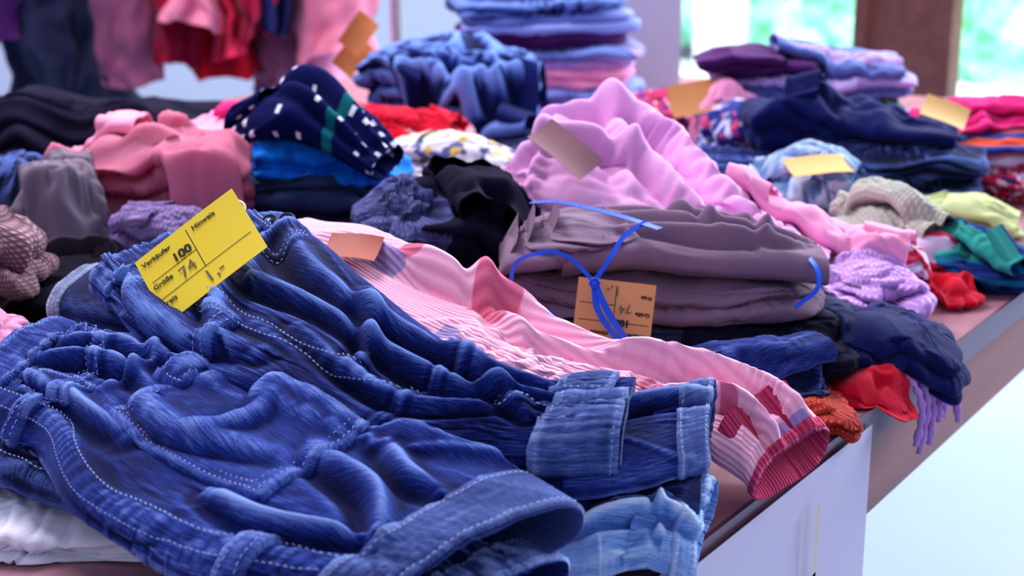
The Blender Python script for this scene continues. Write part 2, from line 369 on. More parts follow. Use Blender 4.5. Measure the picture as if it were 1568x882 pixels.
    mb.grid(P,mat,np.stack([U,V],-1),wearof(P,S.Nn,3,.0012),flip=S.flip); hadd(P)
    if build: mb.build()
    return mb,S
# =============================================================== FABRICS
F=fabric
WHITE=F('white_cotton',(236,238,248),(214,218,234)); PINK=F('pink_quilted_cotton',(240,164,190),(230,140,174)); LAV=F('lavender_fleece',(228,176,220),(214,156,210))
TAUPE=F('taupe_cotton',(136,114,134),(108,90,114)); DKG=F('slate_cotton',(50,56,90),(34,38,68)); NAVY=F('navy_cotton',(24,32,90),(15,21,64)); 
CORD=F('pink_corduroy_floral',(246,192,212),(234,168,198),'cord',pat=(206,86,118)); HOT=F('magenta_cotton',(218,44,124),(184,28,100)); RED=F('red_cotton',(204,26,56),(166,18,48))
GREYK=F('grey_knit_gathered',(104,110,160),(70,76,124),'knit'); GREYF=F('grey_felt',(128,116,130),(100,90,110)); LILK=F('lilac_marl_knit',(170,150,194),(130,110,160),'knit')
CHAR=F('charcoal_jersey',(28,25,48),(19,17,36)); SLATE=F('slate_blue_jersey',(60,78,112),(44,58,92)); PURP=F('purple_jersey',(140,28,150),(108,16,120)); BRBL=F('bright_blue_jersey',(20,136,232),(12,104,206))
POLKA=F('navy_white_dotted_jersey',(16,24,80),(226,230,244),'dots',pat=(20,110,120)); PRIN=F('white_yellow_print',(214,212,218),(90,96,140),'print',pat=(214,180,70)); REDP=F('red_print',(204,24,50),(226,180,190),'print')
LAVF=F('lavender_fuzzy_knit',(222,184,234),(190,148,214),'knit',scale=.7); STR1=F('grey_red_striped',(206,190,214),(190,40,80),'stripe'); TEAL=F('teal_striped',(14,104,130),(12,44,110),'stripe',pat=(50,150,140)); GRK=F('pale_green_knit',(200,210,180),(164,166,160),'knit')
LIME=F('lime_cotton',(200,212,154),(170,182,130)); ORG=F('orange_knit',(226,86,44),(150,50,50),'knit'); MIX1=F('lilac_stripe',(180,160,214),(110,130,190),'stripe',scale=.7); MIX2=F('navy_green_stripe',(40,56,120),(90,150,90),'stripe'); PLUM=F('plum_cotton',(86,40,104),(60,26,82))
PATT=F('multicolour_print',(190,60,110),(60,60,140),'print',pat=(220,190,200)); STR2=F('orange_navy_stripe',(210,80,50),(50,60,130),'stripe',pat=(200,190,220)); LTB=F('light_blue_cotton',(146,162,224),(116,136,204)); PNKP=F('pale_pink_cotton',(242,168,202),(230,146,186))
CREAM=F('cream_marl_knit',(190,160,170),(110,80,90),'knit'); FLOR=F('blue_floral',(44,58,134),(190,190,220),'print',pat=(200,80,120)); REDN=F('red_nordic',(190,40,80),(220,200,220),'print',scale=2,pat=(40,40,90))
ROSE=F('rose_ribbed_hem',(206,76,114),(166,46,88),'cord')
# =============================================================== LAYOUT: far to near, bottom to top
sd=[10]
def L(name,*a,**k):
    sd[0]+=1; k.setdefault('seed',sd[0]); return lump(name,*a,**k)
far=dict(N=70,iters=60)
for (nm,cx,cy,w,d,zt,m) in [('black_coat',-.38,1.9,.42,.3,.07,CHAR),('slate_jumper',-.1,1.5,.22,.2,.045,DKG),('navy_jumper',.1,1.6,.26,.24,.04,D_C),('navy_dungarees',.1,1.86,.28,.2,.045,D_C),('black_sweatshirt',-.42,1.5,.3,.3,.05,BLK),('black_leggings',-.36,1.18,.22,.2,.045,BLK),('slate_leggings',.3,1.5,.16,.12,.025,DKG),('black_skirt',-.18,1.28,.2,.16,.04,BLK)]:
    L(nm,cx,cy,w,d,zt,m,layers=3,**far)
for i,(nm,z,m,dx) in enumerate([('folded_plum_sweater',.035,PLUM,0),('folded_blue_polo_shirt',.062,LTB,.01),('folded_rose_shirt',.09,PNKP,-.005),('folded_striped_shirt',.115,MIX1,.005),('folded_plum_hoodie',.142,PLUM,-.01),('folded_light_blue_shirt',.166,LTB,0),('folded_blue_jeans',.188,D_B,-.02)]):
    L(nm,.055+dx,2.30,.25,.2,z,m,layers=2,yaw=i*3-8,dome=.006,**far)
mbN,_=L('crumpled_jeans',-.085,2.02,.22,.17,.150,D_B,layers=5,dome=.03,warp=.02,N=90,grow=.3,amp=.009,ridge=.014,build=False)
piece('x',-.14,1.98,.03,1.93,.09,D_B,th=.025,amp=.008,wl=.035,drape=.11,mb=mbN)
L('multicolour_print_shirt',.22,1.97,.14,.13,.085,PATT,layers=3,**far)
for i,(nm,z,m,w,dx) in enumerate([('floral_blouse',.04,FLOR,.27,0),('pale_blue_polo_shirt',.07,LTB,.25,.01),('navy_green_striped_shirt',.092,MIX2,.24,.0),('lilac_striped_shirt',.118,MIX1,.25,.01),('plum_jumper',.136,PLUM,.13,-.06)]):
    L(nm,.385+dx,1.97,w,.16,z,m,layers=2,yaw=-6+i*4,dome=.008,**far)
L('plum_cardigan',.290,1.93,.1,.1,.150,PLUM,layers=2,ridge=.01,**far); L('pink_vest',.27,1.88,.08,.08,.10,PNKP,layers=2,**far)
piece('lilac_striped_cardigan',.34,1.95,.50,1.94,.08,MIX1,th=.018,amp=.006)
L('nordic_red_sweater',.58,1.73,.19,.14,.05,REDN,layers=3,**far); L('orange_striped_sweater',.59,1.74,.19,.13,.08,STR2,layers=2,**far)
mbM,_=L('magenta_shirt',.57,1.77,.18,.10,.098,HOT,layers=2,ridge=.008,warp=.016,grow=.3,amp=.008,build=False,**far)
piece('magenta_shirt',.50,1.80,.62,1.76,.06,HOT,th=.016,amp=.006,mb=mbM,drape=.085)
L('blue_jeans_shorts',.25,1.70,.16,.12,.052,D_B,layers=3,**far); L('floral_dress',.30,1.80,.13,.12,.095,FLOR,layers=3,**far)
L('folded_navy_jeans',.42,1.66,.2,.13,.046,D_C,layers=3,**far); L('folded_navy_jeans',.44,1.67,.17,.12,.074,D_C,layers=3,**far)
mbN,_=L('crumpled_navy_trousers',.36,1.74,.16,.12,.108,NAVY,layers=3,ridge=.012,warp=.018,grow=.3,amp=.009,tilt=(-.15,0),N=80,build=False)
piece('x',.32,1.73,.50,1.67,.09,NAVY,th=.020,amp=.008,wl=.035,mb=mbN)
mbN,_=L('pale_denim_jacket',.31,1.53,.12,.1,.066,D_PALE,layers=2,ridge=.008,warp=.014,grow=.3,amp=.007,build=False,**far); piece('x',.25,1.55,.35,1.49,.05,D_PALE,th=.018,amp=.006,mb=mbN)
# left group
L('dark_jacket',-.53,1.72,.3,.2,.12,CHAR,layers=3,dome=.03,warp=.02,grow=.3,amp=.009,**far)
L('dark_denim_jacket',-.49,1.42,.13,.17,.105,D_C,layers=3,warp=.018,dome=.03,grow=.3,amp=.008,**far)
mbN,_=L('pink_hoodie',-.29,1.64,.2,.14,.105,PNKP,layers=3,warp=.015,grow=.3,amp=.008,build=False,**far); piece('x',-.32,1.65,-.22,1.61,.035,HOT,th=.010,mb=mbN)
L('folded_purple_shirt',-.195,1.44,.2,.17,.035,PURP,layers=1,**far)
L('folded_slate_trousers',-.225,1.50,.2,.16,.060,SLATE,layers=3,dome=.006,**far); L('folded_slate_trousers',-.215,1.48,.21,.15,.082,SLATE,layers=2,dome=.006,**far)
mbN,_=L('red_sweater',-.14,1.84,.16,.11,.072,REDP,layers=2,grow=.3,amp=.007,build=False,**far); piece('x',-.20,1.86,-.07,1.80,.05,RED,th=.018,amp=.006,mb=mbN,drape=.06)
mbN,_=L('white_print_dress',-.07,1.66,.15,.12,.062,PRIN,layers=2,build=False,**far); piece('x',-.13,1.68,-.0,1.62,.07,PRIN,th=.018,mb=mbN)
L('bright_blue_tshirt',-.178,1.45,.13,.07,.112,BRBL,layers=3,ridge=.010,warp=.012,tilt=(-.20,0),N=80,grow=.3,amp=.007,zb=.075)
mbN,_=L('pink_puffer_coat',-.352,1.44,.175,.15,.134,PINK,layers=3,ridge=.020,warp=.028,dome=.04,grow=.35,amp=.011,wl=.042,N=120,iters=130,smooth=.25,build=False)
piece('x',-.325,1.45,-.275,1.34,.06,PINK,th=.022,amp=.009,wl=.03,drape=.095,mb=mbN); piece('x',-.43,1.47,-.36,1.46,.06,PINK,th=.018,amp=.008,wl=.03,drape=.115,mb=mbN)
mbN,_=L('grey_felt_jacket',-.415,1.33,.085,.06,.100,GREYF,layers=1,warp=.010,dome=.02,tilt=(.3,0),build=False); piece('x',-.43,1.38,-.38,1.27,.06,GREYF,th=.02,amp=.006,mb=mbN,drape=.09)
mbN,_=L('lilac_knit_cardigan',-.30,1.32,.13,.08,.062,LILK,layers=2,ridge=.006,build=False); piece('x',-.35,1.32,-.25,1.29,.045,LILK,th=.02,amp=.006,mb=mbN,drape=.055)
mbN,_=tube('dotted_hooded_jacket',[(-.245,1.52,.120),(-.190,1.48,.150),(-.145,1.43,.134),(-.105,1.39,.110)],[(-.275,1.47,.11),(-.225,1.41,.132),(-.175,1.38,.122),(-.130,1.35,.102)],[.025,.045,.04,.02],POLKA,N=110,M=100,grow=.35,seed=33,amp=.009,wl=.035,build=False,
  folds=[([(.1,.4),(.5,.42),(.9,.5)],.008,.012),([(.3,.55),(.6,.6),(.9,.62)],.006,.010)])
piece('x',-.295,1.50,-.24,1.47,.035,POLKA,th=.014,mb=mbN,drape=.14)
# middle
L('gathered_grey_skirt',-.088,1.25,.085,.14,.103,GREYK,layers=3,ridge=.010,warp=.014,grow=.4,amp=.008,wl=.022,N=110)
mbN,_=L('black_trousers',-.02,1.25,.10,.15,.105,CHAR,layers=3,ridge=.008,warp=.014,N=90,tilt=(-.2,0),grow=.2,amp=.008,wl=.05,build=False); piece('x',-.045,1.30,-.01,1.17,.06,CHAR,th=.022,amp=.007,wl=.04,grow=.15,mb=mbN,drape=.10)
L('lavender_fleece_trousers',.12,1.31,.25,.18,.095,LAV,layers=3,ridge=.014,warp=.022,dome=.05,grow=.3,amp=.010,wl=.05,N=130,iters=130)
tube('lavender_fleece_jacket',[(.015,1.40,.085),(.07,1.42,.124),(.125,1.39,.112),(.20,1.31,.080),(.27,1.25,.045)],[(-.025,1.27,.075),(.035,1.25,.085),(.10,1.22,.080),(.17,1.18,.060),(.23,1.16,.032)],[.03,.06,.06,.04,.02],LAV,N=160,M=150,grow=.4,gu=.14,amp=.012,wl=.055,seed=43,smooth=.25,warp=.018,iters=160,
  folds=[([(.05,.45),(.4,.38),(.95,.5)],.012,.018),([(.1,.6),(.5,.58),(.9,.66)],.010,.016),([(.3,.3),(.45,.5),(.5,.7)],.010,.014),([(.15,.35),(.25,.5),(.2,.7)],.009,.012)])
mbN,_=L('folded_pink_blouse',.27,1.28,.17,.13,.056,PNKP,layers=2,ridge=.008,warp=.012,N=90,grow=.3,amp=.007,build=False); piece('x',.20,1.30,.34,1.24,.07,PNKP,th=.02,amp=.006,mb=mbN)
L('striped_pink_trousers',.325,1.27,.07,.08,.050,STR1,layers=2)
L('folded_slate_chinos',.125,1.12,.27,.15,.045,DKG,layers=3,N=110,dome=.006)
L('folded_black_trousers',.185,1.07,.12,.12,.044,CHAR,layers=4,N=90,warp=.012,grow=.3,amp=.006)
mbN,_=L('pale_green_cardigan',.36,1.38,.09,.1,.056,GRK,layers=3,N=70,build=False); piece('x',.33,1.43,.395,1.33,.05,GRK,th=.02,amp=.006,mb=mbN)
mbN,_=L('lime_tshirt',.47,1.53,.12,.08,.030,LIME,layers=2,ridge=.004,N=60,grow=.3,amp=.006,build=False); piece('x',.42,1.54,.52,1.49,.04,LIME,th=.012,mb=mbN)
L('striped_socks',.385,1.34,.055,.07,.035,STR1,layers=3,N=60); mbN,_=L('teal_striped_shirt',.432,1.33,.085,.09,.034,TEAL,layers=3,N=70,grow=.3,build=False); piece('x',.40,1.37,.46,1.29,.05,TEAL,th=.014,mb=mbN,drape=.03); L('red_sock',.387,1.265,.035,.05,.024,RED,layers=1,N=50)
L('fuzzy_lavender_sweater',.297,1.20,.078,.085,.055,LAVF,layers=3,N=90,ridge=.007,grow=.3,wl=.025)
L('folded_navy_shirt',.285,1.085,.09,.1,.044,NAVY,layers=3,N=90,ridge=.006,grow=.25,amp=.007,wl=.045)
L('red_tshirt',.256,1.02,.075,.055,.012,RED,layers=1,N=60,zb=0)
L('orange_knit_hat',.20,.965,.06,.05,.020,ORG,layers=2,N=70,ridge=.004,wl=.015,zb=0)
mbT,_=L('folded_taupe_trousers',.115,1.125,.24,.125,.074,TAUPE,layers=2,N=150,iters=140,grow=.25,amp=.006,wl=.04,dome=.01,yaw=-6,warp=.010,ridge=.005,zb=.042,build=False)
tube('x',[(.03,1.18,.086),(.10,1.175,.091),(.17,1.165,.088),(.225,1.15,.076)],[(.04,1.075,.086),(.10,1.07,.090),(.17,1.065,.084),(.235,1.07,.072)],[.022,.026,.026,.02],TAUPE,N=150,M=130,grow=.28,gu=.08,amp=.009,wl=.045,seed=91,mb=mbT,build=False,warp=.007,
  folds=[([(.1,.42),(.5,.5),(.95,.48)],.006,.011),([(.2,.6),(.6,.62),(.9,.58)],.006,.010),([(.05,.35),(.4,.38),(.8,.36)],.006,.010),([(.4,.3),(.55,.45),(.6,.6)],.005,.008),([(.7,.35),(.78,.5),(.75,.65)],.005,.008)])
for k,(x,z) in enumerate(((.004,.086),(.020,.093),(.036,.097))):
    tube('x',[(x-.014,1.165,z-.018),(x-.004,1.168,z-.003),(x+.03,1.165,z+.001),(x+.07,1.16,z-.008)],[(x-.014,1.10,z-.018),(x-.004,1.082,z-.004),(x+.03,1.072,z-.001),(x+.07,1.08,z-.008)],[.006,.020,.018,.004],TAUPE,N=60,M=90,grow=.12,gu=.02,amp=.003,wl=.03,seed=95+k,mb=mbT,build=False,warp=.003)
mbT.build()
L('folded_navy_trousers',.17,1.01,.10,.07,.032,D_C,layers=3,N=90,ridge=.004,zb=0,grow=.3,amp=.006)
piece('folded_denim_shorts',.13,.985,.22,1.02,.04,D_B,th=.016,amp=.006,drape=.025)
# near left
L('black_jumper',-.30,1.14,.16,.12,.062,BLK,layers=3,grow=.25,amp=.007); L('cream_knit_scarf',-.405,1.12,.06,.08,.112,CREAM,layers=3,ridge=.006); L('brown_cardigan',-.37,1.00,.12,.1,.055,F('brown_marl',(64,48,64),(44,32,48)),layers=2,grow=.3,amp=.007); L('pink_bodysuit',-.365,.985,.05,.06,.08,PNKP,layers=2)
L('white_tshirt',-.235,.87,.34,.22,.028,WHITE,layers=3,N=120,zb=0); L('white_tshirt',-.03,.785,.18,.16,.012,WHITE,layers=1,N=80,zb=0)
L('folded_dark_jeans',-.12,.90,.26,.2,.050,D_C,layers=2,N=100,zb=.02); 
L('folded_dark_jeans',.0,.82,.2,.12,.025,D_C,layers=2,N=80,zb=.0)
tube('pinstripe_dungarees',[(-.31,1.06,.080),(-.27,1.04,.085),(-.22,.98,.08)],[(-.325,1.0,.07),(-.29,.975,.075),(-.24,.94,.075)],[.02,.025,.02],D_C,N=80,M=80,grow=.25,seed=52,inner=WHITE,
  post=lambda S,mb,ph:[overlay(mb,S,[(.0,.2),(.16,.2),(.16,.8),(.0,.8)],D_PIN,off=.002,nu=14,nv=60,st=STI,inset=.1)] if ph=='post' else None)
tube('light_blue_jeans',[(-.10,.86,.018),(.0,.81,.020),(.06,.80,.022),(.118,.805,.020)],[(-.08,.75,.016),(.0,.71,.016),(.05,.715,.018),(.095,.728,.018)],[.026,.026,.026,.026],D_L,N=150,M=140,grow=.3,gu=.16,amp=.009,wl=.032,seed=61,inner=D_L,aniso=(.8,1),
  folds=[([(.4,.5),(.7,.45),(.98,.5)],.005,.009),([(.5,.62),(.8,.6),(.98,.64)],.005,.008),([(.75,.35),(.82,.5),(.85,.68)],.004,.007)],post=lambda S,mb,ph:overlay(mb,S,[(.90,.16),(.995,.16),(.995,.84),(.90,.84)],D_L,off=.0016,nu=14,nv=90,st=STI,inset=.14,sides=(0,1,0,1)) if ph=='post' else None)
tube('dark_jeans',[(-.06,.86,.034),(.02,.82,.036),(.112,.838,.036)],[(-.05,.75,.034),(.03,.735,.034),(.10,.752,.032)],[.022,.022,.024],D_C,N=130,M=110,grow=.25,amp=.007,wl=.04,seed=62,inner=D_CUFF)
def cordpost(S,mb,ph):
    if ph=='post': overlay(mb,S,[(.980,.16),(.998,.16),(.998,.84),(.980,.84)],ROSE,off=.001,nu=8,nv=60)
tube('pink_corduroy_trousers',[(-.15,1.10,.108),(-.105,1.085,.102),(-.057,1.03,.088),(-.01,.98,.075),(.05,.945,.062),(.11,.925,.052),(.155,.90,.042),(.192,.872,.034)],
 [(-.21,1.01,.10),(-.14,.98,.085),(-.08,.93,.075),(-.02,.88,.065),(.04,.85,.052),(.09,.84,.042),(.125,.83,.032),(.145,.818,.022)],[.025,.03,.03,.03,.028,.026,.026,.026],CORD,N=230,M=150,grow=.32,gu=.14,amp=.010,wl=.045,seed=63,iters=160,post=cordpost,inner=ROSE,aniso=(.6,1),
 folds=[([(.1,.45),(.4,.38),(.7,.45)],.008,.013),([(.45,.52),(.8,.42),(.99,.40)],.007,.013),([(.7,.6),(.85,.56),(.99,.58)],.006,.011),([(.2,.33),(.35,.4),(.5,.36)],.007,.010),([(.35,.3),(.42,.42),(.5,.55)],.006,.010)])
tube('dark_denim_shorts',[(-.36,.95,.045),(-.26,.90,.045),(-.15,.83,.04),(.0,.72,.025)],[(-.37,.84,.035),(-.292,.79,.035),(-.236,.755,.03),(-.08,.64,.02)],[.03,.03,.026,.02],D_C,N=180,M=120,grow=.2,amp=.005,wl=.03,seed=64,
 post=lambda S,mb,ph:(seam(S,[(0,.7),(.5,.72),(1,.7)],.004,.0015) if ph=='pre' else stitches(mb,S,[(0,.685),(.5,.705),(1,.685)],STI)))
# jeans B
mbB=MB('denim_jeans')
def hem(S,mb,ph):
    if ph=='post':
        overlay(mb,S,[(.84,.18),(.995,.18),(.995,.84),(.84,.84)],D_CUFF,off=.002,nu=16,nv=70,st=STI,inset=.1,sides=(0,1,0,1))
tube('x',[(-.02,.83,.06),(.05,.815,.062),(.118,.835,.066)],[(-.01,.74,.048),(.05,.742,.050),(.106,.772,.050)],[.026,.028,.028],D_B,N=120,M=120,grow=.3,amp=.008,wl=.045,seed=66,mb=mbB,build=False,post=hem,folds=[([(.4,.45),(.7,.4),(.98,.45)],.006,.008)])
def postB(S,mb,ph):
    side=[(.0,.55),(.2,.60),(.4,.60),(.7,.55),(.99,.52)]
    if ph=='pre':
        seam(S,side,.0045,.0014); seam(S,[(.07,.42),(.13,.44),(.18,.40),(.16,.33)],.003,.0012); seam(S,[(.55,.3),(.57,.5),(.55,.7)],.004,.0014)
    else:
        for o in (-.014,.014): stitches(mb,S,[(a,b+o) for a,b in side],STI)
        overlay(mb,S,[(.004,.2),(.075,.2),(.075,.82),(.004,.82)],D_B,off=.0022,nu=14,nv=100,st=STI,inset=.12,wear=.3,sides=(0,1,0,1))
        for v in (.36,.50,.68): overlay(mb,S,[(-.0,v),(.10,v),(.10,v+.022),(-.0,v+.022)],D_B,off=.0046,nu=10,nv=8,st=STI,inset=.2,wear=.4,sides=(1,0,1,0))
        stitches(mb,S,[(.075,.44),(.14,.455),(.19,.41),(.165,.33)],STI); stitches(mb,S,[(.075,.43),(.13,.44),(.18,.40),(.155,.33)],STI)
        overlay(mb,S,[(.12,.60),(.30,.61),(.31,.74),(.13,.76)],D_B,off=.0018,nu=30,nv=30,st=STI,inset=.06,double=True,wear=.3)
        overlay(mb,S,[(.78,.18),(.95,.20),(.95,.46),(.79,.46)],D_CUFF,off=.0034,nu=22,nv=50,st=STI,inset=.08,wear=.3,bulge=.001)
        overlay(mb,S,[(.83,.47),(.995,.47),(.995,.82),(.83,.82)],D_CUFF,off=.0050,nu=22,nv=50,st=STI,inset=.08,wear=.3,bulge=.001)
_,SB=tube('x',[(-.156,1.02,.125),(-.113,.925,.12),(-.053,.845,.102),(.0,.800,.09),(.035,.795,.084),(.068,.80,.082)],[(-.280,.965,.105),(-.222,.87,.095),(-.137,.788,.082),(-.063,.742,.072),(.0,.735,.068),(.058,.740,.066)],[.036,.036,.030,.026,.024,.024],D_B,N=320,M=220,grow=.28,gu=.06,amp=.0065,wl=.048,seed=67,iters=220,mb=mbB,build=False,post=postB,inner=D_PIN,goal=.008,warp=.006,
 folds=[([(.10,.33),(.3,.40),(.55,.38),(.78,.40)],.007,.010),([(.2,.5),(.4,.46),(.62,.49),(.8,.47)],.006,.009),([(.5,.33),(.7,.5),(.8,.6)],.006,.008),([(.1,.47),(.2,.55),(.3,.66)],.006,.009),([(.08,.68),(.2,.70),(.35,.66)],.006,.007),([(.35,.56),(.55,.60),(.75,.57)],.005,.007),([(.09,.3),(.14,.42),(.22,.5)],.005,.008),([(.32,.32),(.42,.45),(.46,.58)],.006,.007)])
obB=mbB.build()
# jeans A
mbA=MB('denim_jeans')
tube('x',[(-.12,.79,.045),(-.04,.73,.04),(.025,.68,.034)],[(-.16,.68,.035),(-.10,.635,.03),(-.06,.605,.024)],[.026,.026,.022],D_A,N=120,M=110,grow=.3,amp=.007,seed=68,mb=mbA,build=False,post=hem)
def postA(S,mb,ph):
    side=[(.0,.66),(.25,.69),(.5,.71),(.75,.69),(.99,.67)]
    yoke=[(.07,.30),(.16,.42),(.20,.55),(.19,.68)]
    if ph=='pre':
        seam(S,side,.0065,.0018); seam(S,yoke,.0045,.0015)
    else:
        for o in (-.017,.017): stitches(mb,S,[(a,b+o) for a,b in side],STI)
        for o in (-.008,.010): stitches(mb,S,[(a+o,b) for a,b in yoke],STI)
        overlay(mb,S,[(.004,.2),(.075,.2),(.075,.84),(.004,.84)],D_A,off=.0024,nu=14,nv=100,st=STI,inset=.12,wear=.35,sides=(0,1,0,1))
        overlay(mb,S,[(.33,.36),(.62,.33),(.66,.60),(.34,.61)],D_A,off=.0030,nu=60,nv=60,st=STI,inset=.045,double=True,wear=.28,bulge=.002)
        overlay(mb,S,[(.30,.40),(.36,.395),(.365,.47),(.305,.48)],D_A,off=.0070,nu=16,nv=16,st=STI,inset=.14,wear=.4)
        overlay(mb,S,[(.10,.54),(.25,.56),(.255,.64),(.11,.64)],D_A,off=.002,nu=30,nv=20,st=STI,inset=.08,wear=.35)
        overlay(mb,S,[(.84,.18),(.995,.18),(.995,.84),(.84,.84)],D_CUFF,off=.0022,nu=26,nv=120,st=STI,inset=.09,wear=.2,sides=(0,1,0,1))
        for u in (.16,.70): overlay(mb,S,[(u,.66),(u+.035,.66),(u+.035,.76),(u,.76)],D_A,off=.005,nu=10,nv=14,st=STI,inset=.2,wear=.4)
_,SAa=tube('x',[(-.297,.94,.072),(-.190,.86,.070),(-.093,.80,.066),(-.018,.74,.060),(.034,.692,.052)],[(-.337,.842,.048),(-.270,.788,.048),(-.216,.712,.046),(-.12,.638,.042),(-.058,.622,.040)],[.040,.038,.034,.030,.024],D_A,N=320,M=240,grow=.24,gu=.09,amp=.008,wl=.050,seed=69,iters=220,mb=mbA,build=False,post=postA,inner=D_CUFF,goal=.008,warp=.007,aniso=(.7,1),
 folds=[([(.08,.33),(.3,.31),(.5,.28),(.7,.33)],.007,.011),([(.2,.60),(.3,.63),(.42,.61)],.006,.010),([(.62,.45),(.75,.5),(.85,.6)],.007,.011),([(.08,.5),(.2,.47),(.34,.50)],.006,.010),([(.6,.62),(.72,.63),(.83,.60)],.005,.009),([(.09,.42),(.17,.39),(.28,.41)],.005,.009),([(.66,.36),(.74,.42),(.82,.44)],.006,.009),([(.09,.58),(.15,.60),(.22,.63)],.004,.007),([(.42,.34),(.50,.44),(.48,.56)],.006,.007),([(.30,.52),(.45,.55),(.60,.50)],.006,.006),([(.22,.34),(.27,.44),(.26,.56)],.005,.007)])
mbA.build()
def disc(mb,c,n,r,h,mat):
    n=np.array(n)/np.linalg.norm(n); a=np.cross(n,[0,0,1.]); a/=np.linalg.norm(a)+1e-9; b=np.cross(n,a)
    prof=[(0,.8*h),(r*.45,.8*h),(r*.55,h*.5),(r*.7,h*.6),(r*.85,h),(r,h*.7),(r*1.02,0),(r*.9,-h*.3)]
    t=np.linspace(0,2*math.pi,25); P=np.array([[np.array(c)+n*z+(a*math.cos(q)+b*math.sin(q))*rr for q in t] for rr,z in prof]); mb.grid(P,mat)
MET=plain('button_metal',(58,64,92),.35,.8); 
mb=MB('jeans_buttons')
for u,v in ((.06,.315),(.06,.355)):
    p,n=SB.at(np.array(u),np.array(v),.003); disc(mb,p,n*.5+np.array([0,-.5,.4]),.006,.0025,MET)
ob=mb.build(parent=obB)
# =============================================================== TAGS
PEN=plain('pencil_line',(120,110,90),.7); INK=plain('printed_ink',(20,18,16),.6)
def card(name,c,ex,ed,w,h,col,texts=True,curl=.002,flipt=False):
    ex=np.array(ex,float); ex/=np.linalg.norm(ex); ed=np.array(ed,float); ed-=ex*(ex@ed); ed/=np.linalg.norm(ed); nn=np.cross(ed,ex); nn=nn if nn@np.array([-.1,-.9,.4])>0 else -nn
    c=np.array(c,float); M=plain(name+'_card',col,.6,0,.06,15); mb=MB(name)
    s,t=np.meshgrid(np.linspace(-.5,.5,20),np.linspace(-.5,.5,14),indexing='ij')
    cz=lambda s,t:curl*(np.sin((s+.2)*3)*1.2+t*t*4)
    top=c+ex*(s*w)[...,None]+ed*(t*h)[...,None]+nn*(cz(s,t))[...,None]; bot=top-nn*.0004
    mb.grid(top,M); mb.grid(bot,M)
    for R in ((top[0],bot[0]),(top[-1],bot[-1]),(top[:,0],bot[:,0]),(top[:,-1],bot[:,-1])): mb.grid(np.stack(R),M)
    def line(a,b,wd=.0005,mat=INK):
        l=np.linspace(0,1,16); ss=a[0]+(b[0]-a[0])*l; tt=a[1]+(b[1]-a[1])*l
        p=c+ex*(ss*w)[:,None]+ed*(tt*h)[:,None]+nn*(cz(ss,tt)+.0003)[:,None]; d=p[-1]-p[0]; d/=np.linalg.norm(d); sdv=np.cross(d,nn)*wd/2
        mb.grid(np.stack([p-sdv,p+sdv]),mat)
    if texts:
        line((-.45,-.10),(.0,-.10)); line((-.45,.18),(.45,.18)); line((.0,-.42),(.0,.18))
    ob=mb.build()
    if texts:
        sg=-1 if flipt else 1
        X=toW(ex)-toW(np.zeros(3)); Y=-(toW(ed)-toW(np.zeros(3))); X*=sg; Y*=sg; Z=np.cross(X,Y)
        def txt(body,s,t,size,mat=INK,bold=0.,rot=0):
            cu=bpy.data.curves.new('text','FONT'); cu.body=body; cu.size=size; cu.offset=bold; cu.extrude=.00005; cu.materials.append(mat); cu.align_x='LEFT'
            o=bpy.data.objects.new('printed_text',cu); bpy.context.collection.objects.link(o)
            p=toW(c+ex*s*sg*w+ed*t*sg*h+nn*(max(cz(s*sg,t*sg),cz(s*sg+.2*sg,t*sg))+.0005))
            Mx=Matrix(((X[0],Y[0],Z[0],p[0]),(X[1],Y[1],Z[1],p[1]),(X[2],Y[2],Z[2],p[2]),(0,0,0,1)))@Matrix.Rotation(rot,4,'Z')
            o.matrix_world=Mx; o.parent=ob
        k=w/.074
        txt('Verkäufer',-.46,-.34,.0052*k,bold=.0001); txt('100',-.21,-.13,.0090*k,bold=.0003); txt('Hinweis',.05,-.34,.0052*k,bold=.0001)
        txt('Größe',-.46,.02,.0052*k,bold=.0001); txt('Preis',-.46,.30,.0052*k,bold=.0001)
        txt('74',-.21,.14,.0120*k,PEN,rot=.15); txt('1,-',-.05,.42,.0135*k,PEN,rot=.1)
    return ob
tg=card('price_tag',(-.1925,.893,.139),(.8,.163,.578),(.48,-.751,-.453),.077,.059,(252,226,44),curl=.0006)
def wire(name,pts,r,mat,parent=None,n=40):
    cu=bpy.data.curves.new(name,'CURVE'); cu.dimensions='3D'; cu.bevel_depth=r; cu.bevel_resolution=3; sp=cu.splines.new('POLY'); q=toW(cr(pts,n)); sp.points.add(len(q)-1)
    for i,a in enumerate(q): sp.points[i].co=(*a,1)
    cu.materials.append(mat); o=bpy.data.objects.new(name,cu); bpy.context.collection.objects.link(o); 
    if parent: o.parent=parent
    return o
PL=plain('clear_plastic_pin',(235,225,200),.2)
wire('tag_fastener',[(-.183,.940,.158),(-.177,.936,.164),(-.170,.928,.162),(-.173,.918,.152)],.0010,PL,tg)
TAN=(226,172,116)
t2=card('brown_price_tag',(.0735,1.030,.062),(1,-.06,-.10),(.02,-.25,-.95),.056,.044,TAN,flipt=True,curl=.001)
def strip(mb,pts,w,mat,hint=(0,-1,.4),n=40,tw=0.):
    p=cr(pts,n); t=np.gradient(p,axis=0); t/=np.linalg.norm(t,axis=1,keepdims=True); s=np.cross(t,np.array(hint)); s/=np.linalg.norm(s,axis=1,keepdims=True)
    mb.grid(np.stack([p-s*w/2,p,p+s*w/2]),mat); nn=np.cross(t,s)*.0004; mb.grid(np.stack([p-s*w/2+nn,p+nn,p+s*w/2+nn]),mat)
BLU=plain('satin_ribbon_blue',(20,94,230),.22,0,.1)
mb=MB('blue_gift_ribbon')
strip(mb,[(.0585,1.022,.086),(.041,1.030,.102),(.022,1.030,.106),(.002,1.040,.094),(.003,1.035,.070),(.0315,1.035,.058)],.0030,BLU)
